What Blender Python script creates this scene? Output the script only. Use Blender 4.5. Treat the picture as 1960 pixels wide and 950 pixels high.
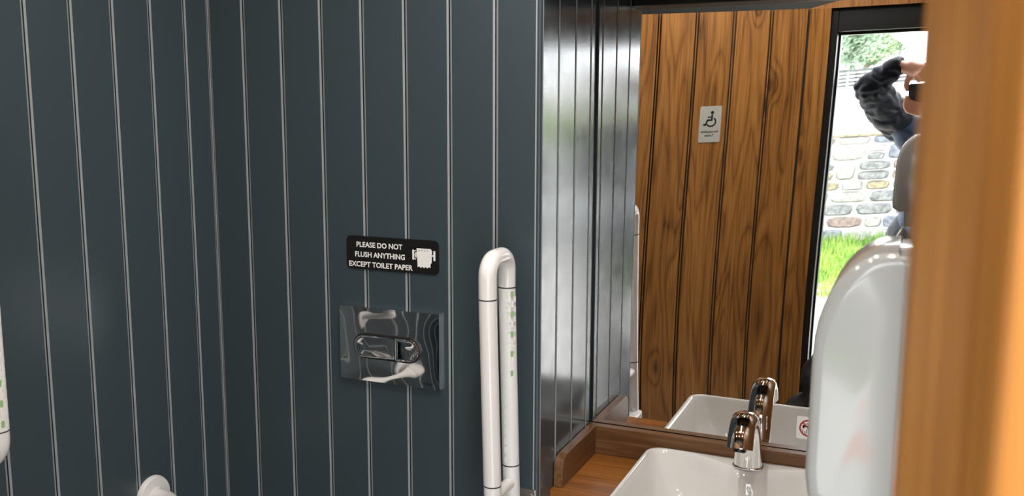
import bpy, bmesh, math, random
from mathutils import Vector, Matrix, noise
R = math.radians
scene = bpy.context.scene
COL = scene.collection
for o in list(bpy.data.objects):
    bpy.data.objects.remove(o)

# ------------------------------------------------------------------ camera
H = 1.58                       # lens height above the floor
YAW, PITCH, ROLL = 0.4028, 0.1505, 0.0037
fw = Vector((-math.sin(YAW) * math.cos(PITCH), math.cos(YAW) * math.cos(PITCH), -math.sin(PITCH)))
r0 = Vector((math.cos(YAW), math.sin(YAW), 0))
u0 = r0.cross(fw)
rt = r0 * math.cos(ROLL) + u0 * math.sin(ROLL)
up = -r0 * math.sin(ROLL) + u0 * math.cos(ROLL)
cd = bpy.data.cameras.new('camera')
cd.sensor_width = 36.0
cd.sensor_fit = 'HORIZONTAL'
cd.lens = 1818.2 * 36.0 / 1960.0
cd.clip_start = 0.01
cd.clip_end = 300
cd.dof.use_dof = True
cd.dof.focus_distance = 2.1
cd.dof.aperture_fstop = 10.0
cam = bpy.data.objects.new('camera', cd)
COL.objects.link(cam)
M = Matrix((rt, up, -fw)).transposed().to_4x4()
M.translation = Vector((0, 0, H))
cam.matrix_world = M
scene.camera = cam

# ------------------------------------------------------------------ world and exposure
SKY = 9.0
w = bpy.data.worlds.new('overcast_sky')
scene.world = w
w.use_nodes = True
wn = w.node_tree.nodes
wn.clear()
bg = wn.new('ShaderNodeBackground')
bg.inputs[0].default_value = (0.90, 0.95, 1.0, 1)
bg.inputs[1].default_value = SKY
wo = wn.new('ShaderNodeOutputWorld')
w.node_tree.links.new(bg.outputs[0], wo.inputs[0])
sd = bpy.data.lights.new('sun', 'SUN')
sd.energy = 10.0
sd.angle = R(25)
sd.color = (1.0, 0.95, 0.87)
so = bpy.data.objects.new('sun', sd)
COL.objects.link(so)
so.rotation_euler = (R(38), 0, R(35))
pd = bpy.data.lights.new('doorway_portal', 'AREA')
pd.shape = 'RECTANGLE'
pd.size = 0.86
pd.size_y = 1.9
pd.cycles.is_portal = True
po = bpy.data.objects.new('doorway_portal', pd)
COL.objects.link(po)
po.location = (0.07, 0.19, 0.93)
po.rotation_euler = (R(90), 0, 0)      # shines towards +Y
vs = scene.view_settings
vs.view_transform = 'Standard'
vs.look = 'None'
vs.gamma = 1.0
vs.use_curve_mapping = False
vs.exposure = 0.0

# ------------------------------------------------------------------ helpers
def link(o, parent=None):
    COL.objects.link(o)
    if parent is not None:
        o.parent = parent
    return o

def mk(name, bm, mat=None, parent=None, smooth=False, loc=None, rotz=None):
    me = bpy.data.meshes.new(name)
    bmesh.ops.recalc_face_normals(bm, faces=bm.faces)
    bm.to_mesh(me)
    bm.free()
    return mko(name, me, mat, parent, smooth, loc, rotz)

def mko(name, me, mat=None, parent=None, smooth=False, loc=None, rotz=None):
    if mat is not None and len(me.materials) == 0:
        me.materials.append(mat)
    if smooth:
        for p in me.polygons:
            p.use_smooth = True
        if smooth != 'all':
            me.set_sharp_from_angle(angle=R(40))
    o = bpy.data.objects.new(name, me)
    link(o, parent)
    if loc is not None:
        o.location = loc
    if rotz is not None:
        o.rotation_euler[2] = rotz
    return o

def thing(name, label, cat, loc=(0, 0, 0), rotz=0, group=None, kind=None):
    o = bpy.data.objects.new(name, None)
    COL.objects.link(o)
    o.empty_display_size = 0.05
    o.location = loc
    o.rotation_euler[2] = rotz
    return tag(o, label, cat, group, kind)

def tag(o, label=None, cat=None, group=None, kind=None):
    if label: o['label'] = label
    if cat: o['category'] = cat
    if group: o['group'] = group
    if kind: o['kind'] = kind
    return o

def box(bm, x0, x1, y0, y1, z0, z1, bev=0.0, seg=2):
    b2 = bmesh.new()
    vs_ = [b2.verts.new((x, y, z)) for z in (z0, z1) for y in (y0, y1) for x in (x0, x1)]
    for f in ((0, 2, 3, 1), (4, 5, 7, 6), (0, 1, 5, 4), (2, 6, 7, 3), (0, 4, 6, 2), (1, 3, 7, 5)):
        b2.faces.new([vs_[i] for i in f])
    if bev > 0:
        bmesh.ops.bevel(b2, geom=list(b2.edges), offset=bev, segments=seg, affect='EDGES', profile=0.5)
    merge(bm, b2)

def merge(bm, b2):
    m_ = bpy.data.meshes.new('t')
    b2.to_mesh(m_)
    b2.free()
    bm.from_mesh(m_)
    bpy.data.meshes.remove(m_)

def prism(bm, pts, z0, z1, axis='z', bev=0.0):
    """polygon pts extruded along an axis: 'z' (x,y), 'y' (x,z), 'x' (y,z)"""
    b2 = bmesh.new()
    def P(a, b, c):
        return {'z': (a, b, c), 'y': (a, c, b), 'x': (c, a, b)}[axis]
    lo = [b2.verts.new(P(a, b, z0)) for a, b in pts]
    hi = [b2.verts.new(P(a, b, z1)) for a, b in pts]
    n = len(pts)
    b2.faces.new(lo)
    b2.faces.new(hi[::-1])
    for i in range(n):
        b2.faces.new((lo[i], lo[(i + 1) % n], hi[(i + 1) % n], hi[i]))
    bmesh.ops.recalc_face_normals(b2, faces=b2.faces)
    if bev > 0:
        bmesh.ops.bevel(b2, geom=list(b2.edges), offset=bev, segments=2, affect='EDGES', profile=0.5)
    merge(bm, b2)

def tube(bm, pts, rad, n=20, caps=True, sx=None):
    """sweep a circle (or per-point radius / ellipse factor) along points"""
    pts = [Vector(p) for p in pts]
    rads = rad if isinstance(rad, (list, tuple)) else [rad] * len(pts)
    ref = None
    rings = []
    for i, p in enumerate(pts):
        a = pts[max(i - 1, 0)]
        b = pts[min(i + 1, len(pts) - 1)]
        t = (b - a).normalized()
        if ref is None:
            ref = Vector((1, 0, 0)) if abs(t.x) < 0.9 else Vector((0, 1, 0))
        ref = (ref - t * ref.dot(t)).normalized()
        bi = t.cross(ref)
        k = 1.0 if sx is None else sx[i]
        rings.append([bm.verts.new(p + ref * math.cos(2 * math.pi * j / n) * rads[i] * k + bi * math.sin(2 * math.pi * j / n) * rads[i]) for j in range(n)])
    for i in range(len(rings) - 1):
        for j in range(n):
            bm.faces.new((rings[i][j], rings[i][(j + 1) % n], rings[i + 1][(j + 1) % n], rings[i + 1][j]))
    if caps:
        bm.faces.new(rings[0][::-1])
        bm.faces.new(rings[-1])

def arc(c, a, b, n=10):
    """quarter-turn points: centre c, from c+a to c+b"""
    c, a, b = Vector(c), Vector(a), Vector(b)
    return [c + a * math.cos(math.pi / 2 * i / n) + b * math.sin(math.pi / 2 * i / n) for i in range(n + 1)]

def lathe(bm, prof, n=32, c=(0, 0, 0), axis='z'):
    rings = []
    for r, h in prof:
        ring = []
        for j in range(n):
            a = 2 * math.pi * j / n
            p = {'z': (r * math.cos(a), r * math.sin(a), h), 'x': (h, r * math.cos(a), r * math.sin(a)), 'y': (r * math.cos(a), h, r * math.sin(a))}[axis]
            ring.append(bm.verts.new(Vector(p) + Vector(c)))
        rings.append(ring)
    for i in range(len(rings) - 1):
        for j in range(n):
            bm.faces.new((rings[i][j], rings[i][(j + 1) % n], rings[i + 1][(j + 1) % n], rings[i + 1][j]))
    bm.faces.new(rings[0][::-1])
    bm.faces.new(rings[-1])

def rrect(x0, x1, z0, z1, rad, n=6):
    out = []
    for cx, cz, a0 in ((x1 - rad, z1 - rad, 0), (x0 + rad, z1 - rad, 90), (x0 + rad, z0 + rad, 180), (x1 - rad, z0 + rad, 270)):
        for i in range(n + 1):
            a = R(a0 + 90 * i / n)
            out.append((cx + rad * math.cos(a), cz + rad * math.sin(a)))
    return out

def text_mesh(s, x0, x1, z0, h, y, bold=0.012, space=1.0):
    """lettering in the XZ plane facing -Y: fills x0..x1, baseline z0, cap height h"""
    cu = bpy.data.curves.new('lettering', 'FONT')
    cu.body = s
    cu.size = 1.0
    cu.offset = bold
    cu.space_character = space
    cu.extrude = 0.0
    cu.resolution_u = 3
    t = bpy.data.objects.new('lettering', cu)
    COL.objects.link(t)
    dg = bpy.context.evaluated_depsgraph_get()
    me = bpy.data.meshes.new_from_object(t.evaluated_get(dg))
    bpy.data.objects.remove(t)
    xs = [v.co.x for v in me.vertices]
    ys = [v.co.y for v in me.vertices]
    a, b = min(xs), max(xs)
    cap = 0.73
    for v in me.vertices:
        x, zz = v.co.x, v.co.y
        v.co = ((x - a) / (b - a) * (x1 - x0) + x0, y, zz / cap * h + z0)
    me.materials.clear()
    return me

# ------------------------------------------------------------------ materials
def new_mat(name):
    m = bpy.data.materials.new(name)
    m.use_nodes = True
    nt = m.node_tree
    return m, nt, nt.nodes['Principled BSDF']

def plain(name, col, rough=0.5, metal=0.0, spec=0.5, coat=0.0, emit=None, es=0.0, bump=None):
    m, nt, p = new_mat(name)
    p.inputs['Base Color'].default_value = (*col, 1)
    p.inputs['Roughness'].default_value = rough
    p.inputs['Metallic'].default_value = metal
    p.inputs['Specular IOR Level'].default_value = spec
    p.inputs['Coat Weight'].default_value = coat
    p.inputs['Coat Roughness'].default_value = 0.05
    if emit:
        p.inputs['Emission Color'].default_value = (*emit, 1)
        p.inputs['Emission Strength'].default_value = es
    if bump:
        sc_, st, dist = bump
        tc = nt.nodes.new('ShaderNodeTexCoord')
        n = nt.nodes.new('ShaderNodeTexNoise')
        n.inputs['Scale'].default_value = sc_
        n.inputs['Detail'].default_value = 3
        b = nt.nodes.new('ShaderNodeBump')
        b.inputs['Strength'].default_value = st
        b.inputs['Distance'].default_value = dist
        nt.links.new(tc.outputs['Object'], n.inputs['Vector'])
        nt.links.new(n.outputs['Fac'], b.inputs['Height'])
        nt.links.new(b.outputs['Normal'], p.inputs['Normal'])
    return m

def ramp(nt, stops):
    r = nt.nodes.new('ShaderNodeValToRGB')
    el = r.color_ramp.elements
    while len(el) < len(stops):
        el.new(0.5)
    for e, (pos, c) in zip(el, stops):
        e.position = pos
        e.color = (*c, 1)
    return r

def mixed(name, c0, c1, scale, rough=0.7, detail=4, lo=0.35, hi=0.65, stretch=(1, 1, 1), rnd=True, bump=0.0, spec=0.3):
    """two-tone mottled material with per-object offset"""
    m, nt, p = new_mat(name)
    tc = nt.nodes.new('ShaderNodeTexCoord')
    oi = nt.nodes.new('ShaderNodeObjectInfo')
    mp = nt.nodes.new('ShaderNodeMapping')
    mp.inputs['Scale'].default_value = stretch
    nt.links.new(tc.outputs['Object'], mp.inputs['Vector'])
    if rnd:
        mm = nt.nodes.new('ShaderNodeMath'); mm.operation = 'MULTIPLY'; mm.inputs[1].default_value = 37.0
        nt.links.new(oi.outputs['Random'], mm.inputs[0])
        nt.links.new(mm.outputs[0], mp.inputs['Location'])
    n = nt.nodes.new('ShaderNodeTexNoise')
    n.inputs['Scale'].default_value = scale
    n.inputs['Detail'].default_value = detail
    nt.links.new(mp.outputs[0], n.inputs['Vector'])
    rr = ramp(nt, [(lo, c0), (hi, c1)])
    nt.links.new(n.outputs['Fac'], rr.inputs[0])
    nt.links.new(rr.outputs[0], p.inputs['Base Color'])
    p.inputs['Roughness'].default_value = rough
    p.inputs['Specular IOR Level'].default_value = spec
    if bump:
        b = nt.nodes.new('ShaderNodeBump')
        b.inputs['Strength'].default_value = 0.6
        b.inputs['Distance'].default_value = bump
        nt.links.new(n.outputs['Fac'], b.inputs['Height'])
        nt.links.new(b.outputs[0], p.inputs['Normal'])
    return m

def wood(name, dark, mid, light, rough=0.38, axis='z', ringscale=1.0, spec=0.35, ringdepth=1.0):
    m, nt, p = new_mat(name)
    L = nt.links.new
    N = nt.nodes.new
    tc = N('ShaderNodeTexCoord'); oi = N('ShaderNodeObjectInfo')
    mul = N('ShaderNodeMath'); mul.operation = 'MULTIPLY'; mul.inputs[1].default_value = 61.0
    L(oi.outputs['Random'], mul.inputs[0])
    def mapping(sc_):
        mp = N('ShaderNodeMapping')
        if axis == 'x': sc_ = (sc_[2], sc_[1], sc_[0])
        if axis == 'y': sc_ = (sc_[0], sc_[2], sc_[1])
        mp.inputs['Scale'].default_value = sc_
        L(tc.outputs['Object'], mp.inputs['Vector']); L(mul.outputs[0], mp.inputs['Location'])
        return mp
    m1 = mapping((7.0 * ringscale, 7.0 * ringscale, 0.75 * ringscale))
    n1 = N('ShaderNodeTexNoise'); n1.inputs['Scale'].default_value = 1.0; n1.inputs['Detail'].default_value = 2.0; n1.inputs['Distortion'].default_value = 0.25
    L(m1.outputs[0], n1.inputs['Vector'])
    mk_ = mapping((5.5, 5.5, 2.0))
    vo = N('ShaderNodeTexVoronoi'); vo.inputs['Scale'].default_value = 1.0
    L(mk_.outputs[0], vo.inputs['Vector'])
    kn = N('ShaderNodeMapRange'); kn.interpolation_type = 'SMOOTHSTEP'
    kn.inputs['From Min'].default_value = 0.0; kn.inputs['From Max'].default_value = 0.24
    kn.inputs['To Min'].default_value = 1.0; kn.inputs['To Max'].default_value = 0.0
    L(vo.outputs['Distance'], kn.inputs['Value'])
    k0 = N('ShaderNodeMath'); k0.operation = 'MULTIPLY'; k0.inputs[1].default_value = 92.0
    L(n1.outputs['Fac'], k0.inputs[0])
    k = N('ShaderNodeMath'); k.operation = 'MULTIPLY_ADD'; k.inputs[1].default_value = 11.0
    L(kn.outputs[0], k.inputs[0]); L(k0.outputs[0], k.inputs[2])
    s = N('ShaderNodeMath'); s.operation = 'SINE'
    L(k.outputs[0], s.inputs[0])
    s2 = N('ShaderNodeMapRange'); s2.inputs['From Min'].default_value = -1; s2.inputs['From Max'].default_value = 1
    L(s.outputs[0], s2.inputs['Value'])
    pw0 = N('ShaderNodeMath'); pw0.operation = 'POWER'; pw0.inputs[1].default_value = 0.32
    L(s2.outputs[0], pw0.inputs[0])
    kd = N('ShaderNodeMath'); kd.operation = 'POWER'; kd.inputs[1].default_value = 3.0
    L(kn.outputs[0], kd.inputs[0])
    pw = N('ShaderNodeMath'); pw.operation = 'MULTIPLY_ADD'; pw.inputs[1].default_value = -1.1
    L(kd.outputs[0], pw.inputs[0]); L(pw0.outputs[0], pw.inputs[2])
    m2 = mapping((150, 150, 5.0))
    n2 = N('ShaderNodeTexNoise'); n2.inputs['Scale'].default_value = 1.0; n2.inputs['Detail'].default_value = 4.0
    L(m2.outputs[0], n2.inputs['Vector'])
    m3 = mapping((5.0, 5.0, 1.6))
    n3 = N('ShaderNodeTexNoise'); n3.inputs['Scale'].default_value = 1.0; n3.inputs['Detail'].default_value = 3.0
    L(m3.outputs[0], n3.inputs['Vector'])
    # value = .42*rings + .35*fibres + .5*patches
    a = N('ShaderNodeMath'); a.operation = 'MULTIPLY'; a.inputs[1].default_value = 0.27 * ringdepth
    L(pw.outputs[0], a.inputs[0])
    b = N('ShaderNodeMath'); b.operation = 'MULTIPLY_ADD'; b.inputs[1].default_value = 0.70
    L(n2.outputs['Fac'], b.inputs[0]); L(a.outputs[0], b.inputs[2])
    c = N('ShaderNodeMath'); c.operation = 'MULTIPLY_ADD'; c.inputs[1].default_value = 0.42
    L(n3.outputs['Fac'], c.inputs[0]); L(b.outputs[0], c.inputs[2])
    sub = N('ShaderNodeMath'); sub.operation = 'SUBTRACT'; sub.inputs[1].default_value = 0.03 + 0.16 * ringdepth
    L(c.outputs[0], sub.inputs[0])
    rr = ramp(nt, [(0.22, dark), (0.56, mid), (0.88, light)])
    L(sub.outputs[0], rr.inputs[0])
    L(rr.outputs[0], p.inputs['Base Color'])
    p.inputs['Roughness'].default_value = rough
    p.inputs['Specular IOR Level'].default_value = spec
    bu = N('ShaderNodeBump'); bu.inputs['Strength'].default_value = 0.25; bu.inputs['Distance'].default_value = 0.0006
    L(b.outputs[0], bu.inputs['Height']); L(bu.outputs[0], p.inputs['Normal'])
    return m

def paint_mat(name, col, rough):
    m, nt, p = new_mat(name)
    L = nt.links.new
    p.inputs['Base Color'].default_value = (*col, 1)
    p.inputs['Specular IOR Level'].default_value = 0.62 if rough > .25 else 0.9
    tc = nt.nodes.new('ShaderNodeTexCoord')
    oi = nt.nodes.new('ShaderNodeObjectInfo')
    mp = nt.nodes.new('ShaderNodeMapping')
    mm = nt.nodes.new('ShaderNodeMath'); mm.operation = 'MULTIPLY'; mm.inputs[1].default_value = 23.0
    L(oi.outputs['Random'], mm.inputs[0]); L(mm.outputs[0], mp.inputs['Location']); L(tc.outputs['Object'], mp.inputs['Vector'])
    n = nt.nodes.new('ShaderNodeTexNoise'); n.inputs['Scale'].default_value = 210; n.inputs['Detail'].default_value = 2
    n2 = nt.nodes.new('ShaderNodeTexNoise'); n2.inputs['Scale'].default_value = 30; n2.inputs['Detail'].default_value = 3
    L(mp.outputs[0], n.inputs['Vector']); L(mp.outputs[0], n2.inputs['Vector'])
    ad = nt.nodes.new('ShaderNodeMath'); ad.operation = 'MULTIPLY_ADD'; ad.inputs[1].default_value = 1.5
    L(n2.outputs['Fac'], ad.inputs[0]); L(n.outputs['Fac'], ad.inputs[2])
    b = nt.nodes.new('ShaderNodeBump'); b.inputs['Strength'].default_value = 0.12; b.inputs['Distance'].default_value = 0.0005
    L(ad.outputs[0], b.inputs['Height']); L(b.outputs[0], p.inputs['Normal'])
    mr = nt.nodes.new('ShaderNodeMapRange'); mr.inputs['To Min'].default_value = rough - 0.05; mr.inputs['To Max'].default_value = rough + 0.06
    L(n2.outputs['Fac'], mr.inputs['Value']); L(mr.outputs[0], p.inputs['Roughness'])
    return m

PAINT = paint_mat('anthracite_paint', (0.038, 0.058, 0.070), 0.34)
PAINTGLOSS = paint_mat('anthracite_gloss_paint', (0.038, 0.058, 0.070), 0.17)
EDGE = plain('pale_edge_highlight', (0.27, 0.29, 0.295), 0.3)  # highlight along the groove chamfers, put into a paler colour than the boards
DARK = plain('dark_wall_paint', (0.012, 0.016, 0.016), 0.5)
BLACKMETAL = plain('black_door_metal', (0.006, 0.006, 0.006), 0.35, spec=0.3)
OAK = wood('oak_boards', (0.070, 0.027, 0.006), (0.265, 0.112, 0.024), (0.43, 0.205, 0.055))
OAKPOST = wood('oak_post', (0.075, 0.024, 0.004), (0.205, 0.078, 0.012), (0.34, 0.145, 0.028), ringdepth=0.9)
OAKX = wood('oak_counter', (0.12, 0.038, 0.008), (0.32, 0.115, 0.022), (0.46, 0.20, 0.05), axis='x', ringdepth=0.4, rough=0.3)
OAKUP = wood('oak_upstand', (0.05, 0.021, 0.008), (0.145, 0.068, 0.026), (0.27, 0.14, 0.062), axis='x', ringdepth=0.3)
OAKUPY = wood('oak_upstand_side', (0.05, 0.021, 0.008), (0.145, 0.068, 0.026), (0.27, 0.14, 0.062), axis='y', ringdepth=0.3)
WHITE = plain('white_plastic', (0.80, 0.79, 0.78), 0.22, coat=0.4)
DISPM = plain('pale_grey_plastic', (0.30, 0.30, 0.288), 0.12, coat=0.1)
WHITEGRIP = plain('white_grip_plastic', (0.80, 0.80, 0.78), 0.4)
SEAM = plain('dark_seam', (0.03, 0.035, 0.035), 0.6)
GREEN = plain('pale_green_pad', (0.30, 0.48, 0.22), 0.45)
STEEL = plain('stainless_steel', (0.62, 0.60, 0.57), 0.28, metal=1.0)
CHROME = plain('chrome', (0.86, 0.86, 0.85), 0.03, metal=1.0)
CHROMEWAVE = plain('wavy_chrome', (0.80, 0.80, 0.79), 0.025, metal=1.0, bump=(11.0, 1.0, 0.006))
CERAMIC = plain('white_ceramic', (0.73, 0.725, 0.70), 0.06, coat=0.6)
SIGNBLACK = plain('sign_black', (0.008, 0.008, 0.008), 0.35)
SIGNWHITE = plain('sign_white', (0.85, 0.85, 0.84), 0.5)
SIGNGREY = plain('sign_grey', (0.47, 0.48, 0.45), 0.4, metal=0.2)
RED = plain('sign_red', (0.42, 0.015, 0.02), 0.5)
BLACKPL = plain('black_plastic', (0.010, 0.010, 0.011), 0.3)
VENT = plain('aerator_grey', (0.05, 0.05, 0.05), 0.4, metal=0.8)
FLOORM = mixed('grey_vinyl_floor', (0.56, 0.56, 0.55), (0.64, 0.64, 0.63), 60, 0.5)
CEILM = wood('ceiling_oak', (0.14, 0.058, 0.016), (0.32, 0.15, 0.045), (0.48, 0.26, 0.09), axis='y', ringdepth=0.4)
mirror_m, nt_, p_ = new_mat('mirror_silver')
p_.inputs['Base Color'].default_value = (0.93, 0.93, 0.92, 1)
p_.inputs['Metallic'].default_value = 1.0
p_.inputs['Roughness'].default_value = 0.0
GLASSEDGE = plain('mirror_edge', (0.16, 0.17, 0.16), 0.15)

# ------------------------------------------------------------------ dimensions
XA, YB, XC, YM = -1.459, 1.709, -0.669, 2.0454
ZC = 2.32                       # ceiling
def Z(rel): return H + rel
def mirE(z):
    u_ = z - H + 0.73
    return 0.01928 * u_ - 0.07275 * u_ * u_ + 0.04023 * u_ ** 3

# ------------------------------------------------------------------ room shell
bm = bmesh.new(); box(bm, XA - .05, 0.75, -0.02, 2.12, -0.06, 0)
tag(mk('floor', bm, FLOORM), 'grey vinyl floor of the washroom', None, kind='structure')
bm = bmesh.new(); box(bm, XA - .05, 0.75, -0.02, 2.12, ZC, ZC + .05)
tag(mk('ceiling', bm, CEILM), 'oak ceiling over the washroom', None, kind='structure')

def board_mesh(name, wd, h, g=0.0015, c=0.0042, t=0.010, d=0.0014, mat=None):
    b = bmesh.new()
    prism(b, [(g, t), (g, d), (g + c, 0), (wd - g - c, 0), (wd - g, d), (wd - g, t)], 0, h)
    bmesh.ops.recalc_face_normals(b, faces=b.faces)
    me = bpy.data.meshes.new(name)
    b.to_mesh(me); b.free()
    me.materials.append(mat or PAINT)
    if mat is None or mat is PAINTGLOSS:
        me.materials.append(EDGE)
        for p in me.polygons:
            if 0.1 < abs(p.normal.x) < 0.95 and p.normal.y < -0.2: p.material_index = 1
    return me

def boards(parent, origin, rotz, edges, h, z0=0.0, mat=None, cache={}):
    """edges: distances along the wall where the grooves lie"""
    ca, sa = math.cos(rotz), math.sin(rotz)
    for a, b in zip(edges[:-1], edges[1:]):
        key = (round(b - a, 4), round(h, 3), mat.name if mat else '')
        if key not in cache:
            cache[key] = board_mesh('board', b - a, h, mat=mat)
        o = bpy.data.objects.new('board', cache[key])
        link(o, parent)
        o.location = (origin[0] + ca * a, origin[1] + sa * a, z0)
        o.rotation_euler[2] = rotz

T = 0.010
# left wall (faces +X): runs along +Y, outward is -local y
bm = bmesh.new(); box(bm, XA - .06, XA - T, 0.15, 2.1, 0, ZC)
wl = tag(mk('wall_left', bm, DARK), 'dark blue-grey grooved board wall on the left with vertical white rail', None, kind='structure')
ed = [0.205] + [round(1.2349 + .1 * k, 4) for k in range(-10, 5)] + [YB]
boards(wl, (XA, 0), R(90), ed, ZC)
# back wall with the flush plate (faces -Y)
bm = bmesh.new(); box(bm, XA - T, XC - T, YB + T, 2.1, 0, ZC)
wb = tag(mk('wall_back', bm, DARK), 'dark blue-grey grooved board wall behind the flush plate', None, kind='structure')
ed = [XA] + [round(-1.3643 + .1 * k, 4) for k in range(7)] + [XC - 0.006]
boards(wb, (0, YB), 0, ed, ZC)
bm = bmesh.new()
tube(bm, [(XC - 0.006, YB + 0.006, 0), (XC - 0.006, YB + 0.006, ZC)], 0.006, 16)
mk('corner_bead', bm, PAINT, wb, smooth=True)
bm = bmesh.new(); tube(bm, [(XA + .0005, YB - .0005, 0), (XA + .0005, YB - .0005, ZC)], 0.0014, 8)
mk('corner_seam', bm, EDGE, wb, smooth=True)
# narrow return wall beside the basin (faces +X)
bm = bmesh.new(); box(bm, XC - T - .002, XC - T, YB + T, YM + .02, 0, ZC)
ws = tag(mk('wall_alcove', bm, DARK), 'narrow glossy dark board return wall beside the basin and mirror', None, kind='structure')
boards(ws, (XC, 0), R(90), [YB + 0.006, 1.8054, 1.9054, 2.0054, YM + 0.02], ZC, mat=PAINTGLOSS)
# wall behind the mirror
bm = bmesh.new(); box(bm, XC, 0.70, YM + 0.008, YM + 0.06, 0, ZC)
tag(mk('wall_mirror', bm, DARK), 'dark wall behind the mirror', None, kind='structure')
# bulkhead over the basin alcove
bm = bmesh.new(); box(bm, XC + .0005, 0.70, 1.712, 1.80, Z(.235), ZC, bev=0.003)
tag(mk('trim_1', bm, DARK), 'dark painted bulkhead above the basin alcove, its lower edge seen in the mirror', None, kind='structure')

# oak partition at the right with its post near the camera
bm = bmesh.new(); box(bm, 0.035, 0.09, 0.76, YM + .006, 0, ZC)
wr = tag(mk('wall_right', bm, OAKPOST), 'oak boarded partition carrying the white dispenser', None, kind='structure')
boards(wr, (0.025, 0), R(-90), [-YM - .004] + [-1.95 + .14 * k for k in range(9)] + [-0.76], ZC, mat=OAKPOST)
bm = bmesh.new()
prism(bm, [(-.0008, .275), (.0113, .2255), (.0122, .2247), (.0122, .2218), (.0178, .206), (.019, .205), (.025, .205), (.025, .275)], 0, ZC)
tag(mk('trim_2', bm, OAKPOST), 'oak post close to the camera at the right edge, out of focus', None, kind='structure')

# entry wall with the doorway (opening from x -0.358 to 0.5)
bm = bmesh.new()
box(bm, XA - T, -0.392, 0.02, 0.18, 0, ZC)
box(bm, 0.54, 0.70, 0.02, 0.18, 0, ZC)
box(bm, -0.392, 0.54, 0.02, 0.18, Z(.346), ZC)
tag(mk('wall_entry', bm, DARK), 'dark wall around the open doorway, seen in the mirror', None, kind='structure')
bm = bmesh.new(); box(bm, 0.62, 0.70, 0.18, YM + .006, 0, ZC)
tag(mk('wall_end', bm, PAINT), 'dark end wall behind the oak partition', None, kind='structure')
# black metal door frame
fr = tag(bpy.data.objects.new('trim_3', None), 'black metal frame around the open doorway, seen in the mirror', None, kind='structure')
COL.objects.link(fr)
for nm, (x0, x1, z0, z1) in {'jamb': (-0.392, -0.359, 0, Z(.345)), 'jamb.001': (0.50, 0.54, 0, Z(.345)), 'head': (-0.359, 0.50, Z(.25), Z(.345))}.items():
    bm = bmesh.new(); box(bm, x0, x1, 0.05, 0.165, z0, z1, bev=0.002)
    mk(nm.split('.')[0], bm, BLACKMETAL, fr)
for nm, (x0, x1, z0, z1) in {'stop': (-0.359, -0.351, 0, Z(.25)), 'head_stop': (-0.351, 0.50, Z(.238), Z(.25))}.items():
    bm = bmesh.new(); box(bm, x0, x1, 0.05, 0.10, z0, z1, bev=0.002)
    mk(nm, bm, BLACKMETAL, fr)
# oak head lining above the black frame
bm = bmesh.new()
prism(bm, [(-0.478, Z(.343)), (0.54, Z(.345)), (0.54, Z(.40)), (-0.30, Z(.385))], 0.181, 0.197, axis='y')
tag(mk('trim_4', bm, OAK), 'oak lining strip over the doorway head, seen in the mirror', None, kind='structure')

# ------------------------------------------------------------------ door leaf standing open, seen in the mirror
PHI = 0.2919
hx, hy = math.cos(PHI), -math.sin(PHI)
def D(s, n=0.0):     # point on the door: s along the leaf (hinge to the right), n in front of its face
    return (-0.40 + s * hx + n * math.sin(PHI), 0.20 + s * hy + n * math.cos(PHI))
DT = Z(.344)
dr = thing('door_1', 'open oak plank door with an accessible toilet plate, seen in the mirror', None, kind='structure')
drot = math.pi - PHI
edges_s = [-0.93, -0.772, -0.628, -0.484, -0.342, -0.202, -0.0615]
for a, b in zip(edges_s[:-1], edges_s[1:]):
    wd = b - a - 0.0125
    me = board_mesh('board', wd, DT - 0.01, g=0.001, c=0.002, t=0.018, d=0.002, mat=OAK)
    o = bpy.data.objects.new('board', me); link(o, dr)
    x, y = D(b - 0.00625); o.location = (x, y, 0.01); o.rotation_euler[2] = drot
    if b < -0.07:
        me = board_mesh('bead', 0.0058, DT - 0.01, g=0.0006, c=0.0012, t=0.018, d=0.0012, mat=OAK)
        o = bpy.data.objects.new('bead', me); link(o, dr)
        x, y = D(b + 0.0029, -0.0012); o.location = (x, y, 0.01); o.rotation_euler[2] = drot
bm = bmesh.new(); box(bm, 0, 0.875, 0.0185, 0.042, 0.01, DT - .0005)
o = mk('backing', bm, SEAM, dr, rotz=drot); x, y = D(-0.06); o.location = (x, y, 0)
# oak jamb strips at the hinge side
for i, (a, b, n) in enumerate(((-0.0605, -0.034, 0.001), (-0.034, 0.0165, 0.004))):
    bm = bmesh.new(); box(bm, 0, b - a, 0, 0.03, 0, DT, bev=0.0012)
    o = mk('hinge_strip', bm, OAK, dr, rotz=drot); x, y = D(b, n); o.location = (x, y, 0)

# accessible toilet plate on the door (local: x to the reader's right, facing -y)
sgn = thing('door_sign', 'silver plate with black wheelchair pictogram reading Accessible Toilet, on the oak door', 'sign')
x, y = D(-0.4085, 0.0008); sgn.location = (x, y, Z(-.0965)); sgn.rotation_euler[2] = drot
bm = bmesh.new(); prism(bm, rrect(-.0415, .0415, -.0715, .0715, .006), -.002, 0, axis='y')
mk('plate', bm, SIGNGREY, sgn)
bm = bmesh.new()
def flat(bm, pts, y):
    vs_ = [bm.verts.new((a, y, b)) for a, b in pts]
    bm.faces.new(vs_)
def strip(bm, pts, wd, y):
    for (a, b) in zip(pts[:-1], pts[1:]):
        a, b = Vector(a), Vector(b); t = (b - a).normalized(); n = Vector((-t.y, t.x)) * wd / 2
        a2, b2 = a - t * wd * .3, b + t * wd * .3
        flat(bm, [tuple(a2 + n), tuple(b2 + n), tuple(b2 - n), tuple(a2 - n)], y)
def disc(bm, c, r, y, n=20):
    flat(bm, [(c[0] + r * math.cos(2 * math.pi * i / n), c[1] + r * math.sin(2 * math.pi * i / n)) for i in range(n)], y)
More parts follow.
